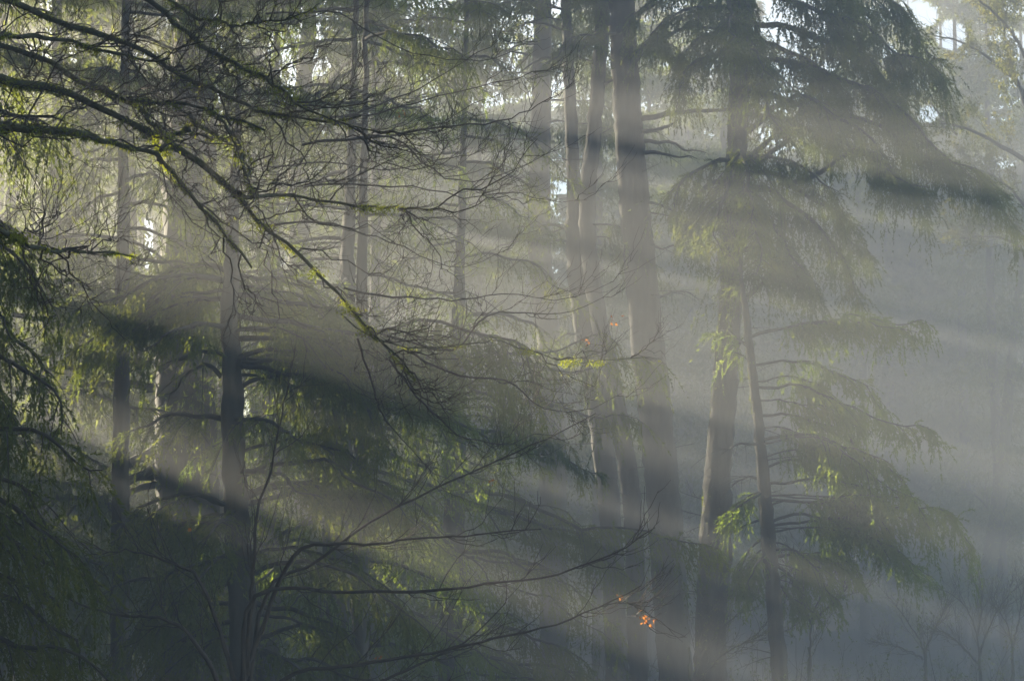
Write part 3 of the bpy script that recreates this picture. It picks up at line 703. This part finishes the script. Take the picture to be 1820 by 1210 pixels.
RS.seed(14)
GB = dict(hang=.5, ls=.8, l2=1.45, dens=8, r0=.075, s0=.15)
conifer('spruce', 'tall spruce with moss-edged trunk and dark plumed boughs spreading right', [(1262, 1260, 62), (1264, 1120, 56), (1272, 985, 60), (1276, 860, 50), (1288, 700, 46), (1298, 560, 42), (1303, 420, 40), (1309, 280, 36), (1316, 140, 40), (1320, 0, 42)], 50, 33, [
 ([(1315, -60), (1400, -60), (1500, -30), (1600, 20), (1680, 100)], -1, dict(GB, l2=1.9, dens=11, ls=1.0)),
 ([(1315, -20), (1400, 0), (1500, 30), (1600, 80), (1690, 160)], -2, dict(GB, l2=1.9, dens=11, ls=1.0)),
 ([(1318, 40), (1400, 50), (1480, 80), (1560, 140), (1610, 220)], 1, dict(GB, l2=1.9, dens=11, ls=1.0)),
 ([(1316, 70), (1380, 80), (1440, 110), (1500, 170)], -1, dict(GB, l2=1.9, dens=11, ls=1.0)),
 ([(1314, 60), (1270, 60), (1230, 80), (1200, 110)], -.5, dict(GB, ls=.6, l2=1.0)),
 ([(1316, 20), (1260, 10), (1200, 30), (1150, 70)], -1.5, GB), ([(1318, -40), (1250, -50), (1180, -20), (1130, 30)], 1, GB), ([(1316, 90), (1270, 95), (1225, 130), (1200, 190)], -1.5, GB),
 ([(1316, 10), (1320, 30), (1330, 80), (1345, 150)], -4, GB), ([(1316, -40), (1305, -20), (1295, 30), (1285, 100)], -4, GB), ([(1314, 90), (1345, 110), (1370, 160), (1385, 230)], -3.5, GB),
 ([(1310, 250), (1320, 280), (1335, 330), (1345, 410)], -3.5, GB), ([(1308, 290), (1295, 320), (1285, 370), (1275, 450)], -3, dict(GB, ls=.7)), ([(1306, 350), (1330, 380), (1350, 430), (1360, 500)], -3, GB),
 ([(1312, 110), (1400, 110), (1490, 140), (1590, 200), (1700, 270), (1790, 330)], -2.5, dict(GB, l2=1.9, dens=11, ls=1.0)),
 ([(1312, 160), (1400, 175), (1500, 210), (1620, 270), (1720, 330), (1815, 390)], -1, dict(GB, dens=8)),
 ([(1312, 200), (1400, 215), (1500, 260), (1580, 310), (1640, 380)], 1.5, GB),
 ([(1308, 240), (1400, 180), (1450, 190), (1560, 250), (1640, 330)], -3, GB),
 ([(1400, 330), (1450, 308), (1490, 285), (1540, 268), (1590, 300), (1640, 330)], -1, dict(GB, s0=.55, moss=900)),
 ([(1306, 330), (1360, 340), (1420, 380), (1490, 440), (1545, 520)], -1, dict(GB, dens=8)),
 ([(1306, 310), (1370, 310), (1440, 350), (1510, 400), (1550, 470)], 1, GB),
 ([(1306, 350), (1350, 380), (1400, 430), (1440, 490)], -2, GB),
 ([(1306, 290), (1360, 280), (1420, 290), (1480, 340)], -1.5, GB),
 ([(1306, 285), (1260, 290), (1220, 320), (1195, 380)], -1, dict(GB, ls=.7, l2=1.1)),
 ([(1304, 320), (1260, 330), (1230, 370), (1210, 430)], 1, dict(GB, ls=.7, l2=1.1)),
 ([(1302, 350), (1270, 370), (1240, 420)], -.5, dict(GB, ls=.7, l2=1.0)),
 ([(1324, 285), (1360, 255), (1400, 225), (1432, 205)], -.5, dict(bare=True, r0=.085, moss=2600, l2=.3)),
 ([(1345, 290), (1380, 265), (1410, 240), (1425, 210)], -1, dict(bare=True, r0=.075, moss=2600, l2=.3)),
 ([(1310, 540), (1340, 518), (1372, 490), (1420, 480)], -.5, dict(GB, r0=.08, moss=900, s0=.5)),
 ([(1300, 450), (1350, 440), (1400, 470), (1450, 530)], -1, GB),
 ([(1272, 990), (1288, 985), (1298, 975)], .2, dict(bare=True, r0=.12, l2=.2)),
 ([(1268, 1085), (1285, 1075), (1300, 1062)], .2, dict(bare=True, r0=.1, l2=.2)),
 ], dict(n=12, z0=17, z1=30, l0=5.0, l1=3, kw=dict(GB, dens=5)), moss=14000, deadstubs=26, twins=0)

HB = dict(hang=.5, ls=.5, l2=1.15, dens=8, r0=.035, s0=.2)
conifer('hemlock', 'young hemlock with thin leaning trunk and pale green drooping boughs at lower right', [(1392, 1260, 30), (1380, 1120, 28), (1364, 930, 26), (1352, 800, 20), (1340, 680, 16), (1330, 590, 14), (1322, 530, 10)], 47, pt(1310, 440, 47)[2], [
 ([(1330, 600), (1420, 575), (1500, 568), (1580, 572), (1655, 590)], -1, HB),
 ([(1334, 650), (1420, 640), (1500, 670), (1570, 720), (1605, 765)], 1, HB),
 ([(1340, 690), (1430, 690), (1520, 720), (1600, 755), (1672, 795)], -1, HB),
 ([(1346, 740), (1420, 740), (1500, 770), (1560, 830)], 1, HB),
 ([(1350, 780), (1440, 770), (1520, 800), (1600, 860), (1640, 920)], -1.5, HB),
 ([(1356, 830), (1420, 815), (1490, 830), (1540, 880)], .6, HB),
 ([(1360, 860), (1430, 855), (1490, 853), (1560, 880), (1610, 930)], -.5, dict(HB, s0=.4)),
 ([(1362, 890), (1440, 890), (1510, 893), (1580, 915)], .5, dict(HB, s0=.45)),
 ([(1366, 930), (1420, 912), (1500, 915), (1590, 908), (1660, 905), (1715, 925), (1748, 962)], -1, dict(HB, ls=.75, dens=9)),
 ([(1368, 935), (1430, 925), (1500, 930), (1580, 960), (1640, 1015)], 1.0, HB),
 ([(1370, 975), (1410, 980), (1450, 1010), (1490, 1065)], -1, HB),
 ([(1372, 990), (1420, 985), (1480, 985), (1530, 1020)], 1, HB),
 ([(1376, 1000), (1400, 1020), (1440, 1070)], .5, HB),
 ([(1366, 920), (1330, 930), (1290, 950)], .5, dict(HB, bare=True)),
 ([(1362, 870), (1330, 890), (1300, 915), (1290, 940)], -1, dict(HB, l2=.7)),
 ([(1366, 950), (1340, 970), (1315, 1010), (1300, 1050)], .6, dict(HB, l2=.8)),
 ([(1370, 980), (1345, 1000), (1330, 1050)], -.6, dict(HB, l2=.8)),
 ([(1356, 850), (1320, 850), (1290, 865)], 1, dict(HB, bare=True)),
 ([(1352, 790), (1310, 790), (1270, 800)], -1, dict(HB, bare=True)),
 ([(1335, 620), (1290, 590), (1260, 590)], 1, dict(HB, l2=.6)),
 ], None, mat=NEEDLEL, moss=2500, deadstubs=18, twins=1)

# ------------------------------------------------------------------ broadleaf trees and brush, fogged
RS.seed(15)
def broad_tree(name, label, path, Y, top, limbs, twl, nleaf, mat=BROAD, moss=0, ls=.07, cat='tree', nt1=10, nt2=6, tr=.012):
    P, Rr = trunk_poly(path, Y, top); root = thing(name, label, cat, P[0])
    trunk_mesh(P, Rr, 10).build('trunk', BARKM, root)
    wm, lm, mo = MB(), MB(), MB()
    for px, dY, r0 in limbs:
        k = np.linspace(0, 1, len(px))
        A = resample(np.array([pt(a, b, Y + dY * t) for (a, b), t in zip(px, k)]), 20)[0]
        tubes(wm, (A + RS.normal(size=A.shape) * .015)[None], np.linspace(r0, r0 * .2, 20)[None], 6, .1)
        B1 = grow(A[None], nt1, twl, .6, .25, 8, (.1, 0, .1), .15, .03); tubes(wm, B1, radii(len(B1), 8, tr, tr * .4), 3)
        B2 = grow(B1, nt2, (twl[0] * .4, twl[1] * .5), .6, .1, 6, (0, 0, .03)); tubes(wm, B2, radii(len(B2), 6, tr * .5, tr * .3), 3)
        if nleaf:
            m = np.repeat(np.arange(len(B2)), nleaf)
            q, T = interp_poly(B2, m, RS.uniform(.1, 1, len(m)))
            q = q + RS.normal(size=q.shape) * .08
            leaves(lm, q, unit(RS.normal(size=q.shape) + np.array([0, 0, -.6])), ls * RS.uniform(.6, 1.3, len(m)), ls * .7)
        if moss: tuft(mo, A, np.linspace(r0, r0 * .2, 20), moss, .06, .016, .1, 1.0)
    wm.build('branches', TWIG, root)
    if lm.n: lm.build('crown', mat, root)
    if mo.n: mo.build('moss', MOSS, root)
    return root

broad_tree('alder', 'thin-leaved tree in bluish fog filling the upper right corner', [(1850, 1300, 60), (1850, 700, 50), (1845, 300, 40)], 68, 26, [
 ([(1845, 300), (1780, 260), (1720, 230), (1660, 220), (1600, 240)], -2, .09), ([(1845, 200), (1790, 130), (1720, 80), (1650, 60)], 2, .09),
 ([(1845, 150), (1800, 60), (1740, 0), (1690, -40)], -2, .08), ([(1845, 400), (1790, 330), (1730, 300), (1680, 320)], 2, .07),
 ([(1848, 300), (1820, 180), (1790, 90), (1780, -20)], 0, .08), ([(1848, 480), (1800, 430), (1740, 420), (1690, 425)], 1, .07), ([(1700, 240), (1650, 180), (1600, 160), (1560, 170)], 1, .05)],
 (1.0, 2.6), 24, moss=200, ls=.11, nt1=15)
broad_tree('alder', 'sparse yellow-green alder lit behind the maple twigs at upper left', [(560, 1300, 50), (540, 700, 44), (530, 300, 36), (545, 100, 28)], 60, 27, [
 ([(535, 250), (500, 180), (480, 120), (470, 60)], 0, .08), ([(540, 200), (590, 140), (640, 90), (680, 50)], -1, .08), ([(535, 150), (520, 80), (500, 20), (480, -40)], 1, .07),
 ([(540, 300), (610, 250), (680, 220), (740, 230)], 1, .07), ([(532, 300), (480, 250), (440, 230), (400, 240)], -1, .07), ([(545, 130), (600, 60), (640, 10), (660, -40)], 0, .07),
 ([(532, 400), (600, 370), (680, 370), (740, 390)], 0, .06), ([(532, 450), (600, 440), (660, 470), (700, 520)], 0, .06)],
 (.8, 2.2), 8, moss=700, ls=.10)
broad_tree('alder', 'mossy alder in green light between the left hemlock and the broad trunk', [(120, 1300, 50), (130, 800, 44), (140, 500, 38), (150, 200, 28)], 56, 22, [
 ([(145, 300), (100, 230), (70, 180), (50, 100)], 0, .07), ([(145, 250), (180, 180), (220, 120), (240, 60)], 1, .07), ([(140, 500), (90, 450), (50, 430), (0, 430)], 0, .06),
 ([(135, 700), (90, 660), (50, 640), (10, 650)], 0, .06), ([(135, 640), (180, 600), (220, 590), (250, 600)], -1, .06), ([(130, 800), (180, 760), (220, 760), (250, 790)], 1, .06), ([(128, 900), (80, 850), (40, 840), (0, 850)], 1, .06)],
 (.8, 2.0), 8, moss=700, ls=.09)

broad_tree('alder', 'faint leaning leafless tree in blue fog at the far right', [(1735, 1250, 34), (1752, 1050, 30), (1770, 930, 27), (1785, 780, 22), (1802, 600, 16)], 92, 22, [
 ([(1770, 930), (1745, 890), (1715, 870)], 0, .06), ([(1760, 1000), (1800, 950), (1830, 940)], 0, .06), ([(1785, 780), (1760, 700), (1745, 620)], 0, .06), ([(1795, 700), (1820, 640), (1840, 560)], 0, .06)], (.8, 2.4), 2, moss=500)
BRUSH = [
 ('leafless mossy sapling forked low, right of the young hemlock trunk', 1435, 50, [[(1437, 1210), (1440, 1150), (1445, 1090), (1480, 1020), (1500, 960)], [(1443, 1110), (1420, 1050), (1405, 1000)], [(1444, 1100), (1470, 1080), (1500, 1050), (1510, 1020)]]),
 ('dark tangled leafless bush under the fogged leaning trunk', 1740, 60, [[(1742, 1210), (1735, 1120), (1700, 1060), (1640, 1040)], [(1740, 1160), (1770, 1090), (1800, 1050)], [(1738, 1130), (1745, 1060), (1735, 1000)], [(1740, 1180), (1690, 1130), (1640, 1110)]]),
 ('moss-flecked leafless bush at the bottom right, left of the tangled one', 1640, 62, [[(1645, 1210), (1640, 1150), (1610, 1100), (1580, 1060)], [(1642, 1160), (1670, 1100), (1690, 1050)], [(1641, 1170), (1600, 1150), (1560, 1140)]]),
 ('slender leafless sapling in fog at the right edge', 1800, 58, [[(1800, 1210), (1798, 1140), (1780, 1090), (1760, 1050)], [(1799, 1150), (1815, 1080), (1820, 1010)]]),
 ('small leafless bush at the foot of the moss-edged spruce', 1300, 47, [[(1225, 1230), (1250, 1160), (1300, 1100), (1350, 1060)], [(1225, 1230), (1290, 1160), (1370, 1120)], [(1235, 1200), (1245, 1130), (1265, 1090)]]),
]
for lb, px, Y, br in BRUSH:
    broad_tree('bush' if 'bush' in lb else 'sapling', lb, [(br[0][0][0], 1240, 8), (br[0][0][0], 1200, 6)], Y, pt(px, 1150, Y)[2], [(b, RS.uniform(-2, 2), .035) for b in br], (.4, 1.3), 1, moss=300, tr=.012, ls=.06, cat='bush' if 'bush' in lb else 'sapling', nt1=13, nt2=7)

# low brush on the forest floor, one uncountable mass
lm, wm = MB(), MB()
n = 1500
bx_ = RS.uniform(-18, 24, n); by_ = RS.uniform(46, 92, n); bz_ = ground_z(bx_, by_)
B = np.stack([bx_, by_, bz_], -1)
D = unit(RS.normal(size=(n, 3)) * np.array([.5, .5, .1]) + np.array([0, 0, 1.])); Ls = RS.uniform(.8, 2.8, n)
u = np.linspace(0, 1, 7); PB = B[:, None] + D[:, None] * (Ls[:, None] * u)[..., None] + np.cumsum(RS.normal(size=(n, 7, 3)) * .05, 1)
tubes(wm, PB, radii(n, 7, .016, .005), 3)
B2 = grow(PB, 4, (.3, 1.0), .7, .1, 6); tubes(wm, B2, radii(len(B2), 6, .007, .003), 3)
m_ = np.repeat(np.arange(len(B2)), 5); q, T = interp_poly(B2, m_, RS.uniform(.2, 1, len(m_)))
leaves(lm, q + RS.normal(size=q.shape) * .06, unit(RS.normal(size=q.shape)), .1, .05)
root = thing('undergrowth', 'low tangled brush covering the forest floor', 'undergrowth', (0, 60, float(ground_z(0, 60)))); root['kind'] = 'stuff'
wm.build('stems', TWIG, root); lm.build('foliage', NEEDLE, root)

# fogged trees standing in the gaps of the left half
RS.seed(16)
BG = [('hemlock', 'fogged conifer showing between the left edge hemlock and the broad trunk', -14.5, 66, 27, 3.6), ('hemlock', 'dim conifer just right of the broad grey trunk, behind the slim spruce', -8.5, 64, 24, 3.4),
      ('hemlock', 'fogged conifer behind the maple twigs at the top, right of the sparse alder', -5.0, 70, 33, 4.2), ('hemlock', 'pale conifer behind the boughs left of the faint middle trunk', -1.5, 78, 30, 4.0),
      ('hemlock', 'pale fogged conifer seen between the thick trunk and the moss-edged spruce', 6.5, 90, 36, 4.4),
      ('hemlock', 'dark dense conifer behind the maple limbs near the upper left corner', -12.2, 52, 26, 4.6), ('hemlock', 'dark dense conifer behind the maple twigs at the top, left of centre', -4.2, 57, 30, 4.6),
      ('hemlock', 'dark conifer between the broad trunk and the sparse alder', -8.2, 55, 28, 4.0),
      ('hemlock', 'leftmost dark conifer in the fog, beside the left edge', -15.6, 58, 26, 4.2), ('hemlock', 'tall pale conifer directly behind the thickest middle trunk', 3.4, 76, 37, 4.4), ('hemlock', 'tall conifer in blue fog behind the plumed boughs on the right', 17.5, 96, 40, 4.6),
      ('hemlock', 'bluish conifer behind the thin-leaved tree in the upper right corner', 23.5, 92, 38, 4.6),
      ('hemlock', 'dense conifer crown in the fog left of the broad trunk', -10.3, 51, 28, 4.2), ('hemlock', 'far fogged conifer left of the broad trunk, behind the dense crown', -13.8, 74, 34, 4.6),
      ('hemlock', 'tall fogged conifer just left of the moss-edged spruce trunk', 9.6, 86, 41, 4.4), ('hemlock', 'dense conifer crown at the left edge, behind the drooping hemlock', -17.0, 64, 33, 4.4),
      ('hemlock', 'dense conifer standing between the shaggy hemlock and the broad trunk', -11.4, 46, 29, 4.4),
      ('hemlock', 'fogged conifer at the top left behind the upper maple limbs', -17.5, 72, 33, 4.2), ('hemlock', 'pale conifer right of the dim one, behind the green hemlock', -4.5, 60, 20, 3.2)]
for nm, lb, x, y, h, r in BG:
    a, b = MB(), MB(); wood_tree(a, b, x, y, h, r, 120, .24, per=220)
    root = thing(nm, lb, 'tree', (x, y, float(ground_z(x, y)))); b.build('trunk', BARK, root); a.build('crown', NEEDLE, root)

# ------------------------------------------------------------------ air
bx = MB()
x0, x1, y0, y1, z0, z1 = -45, 45, -13, 137, -7.5, 48
bx.add([(x0, y0, z0), (x1, y0, z0), (x1, y1, z0), (x0, y1, z0), (x0, y0, z1), (x1, y0, z1), (x1, y1, z1), (x0, y1, z1)],
       [(0, 3, 2, 1), (4, 5, 6, 7), (0, 1, 5, 4), (1, 2, 6, 5), (2, 3, 7, 6), (3, 0, 4, 7)])
m, n, out = new_mat('haze')
pv = n.nodes.new('ShaderNodeVolumePrincipled')
pv.inputs['Color'].default_value = (0.93, 0.94, 0.96, 1)
pv.inputs['Density'].default_value = 0.0088
pv.inputs['Density Attribute'].default_value = ''
pv.inputs['Anisotropy'].default_value = 0.12
n.links.new(pv.outputs[0], out.inputs['Volume'])
try: m.cycles.homogeneous_volume = True
except Exception: pass
h = bx.build('haze', m, smooth=False); h['kind'] = 'stuff'; h['label'] = 'pale morning mist filling the whole forest'; h['category'] = 'mist'
for o in list(bpy.data.objects):
    if '_o' in o.keys(): del o['_o']
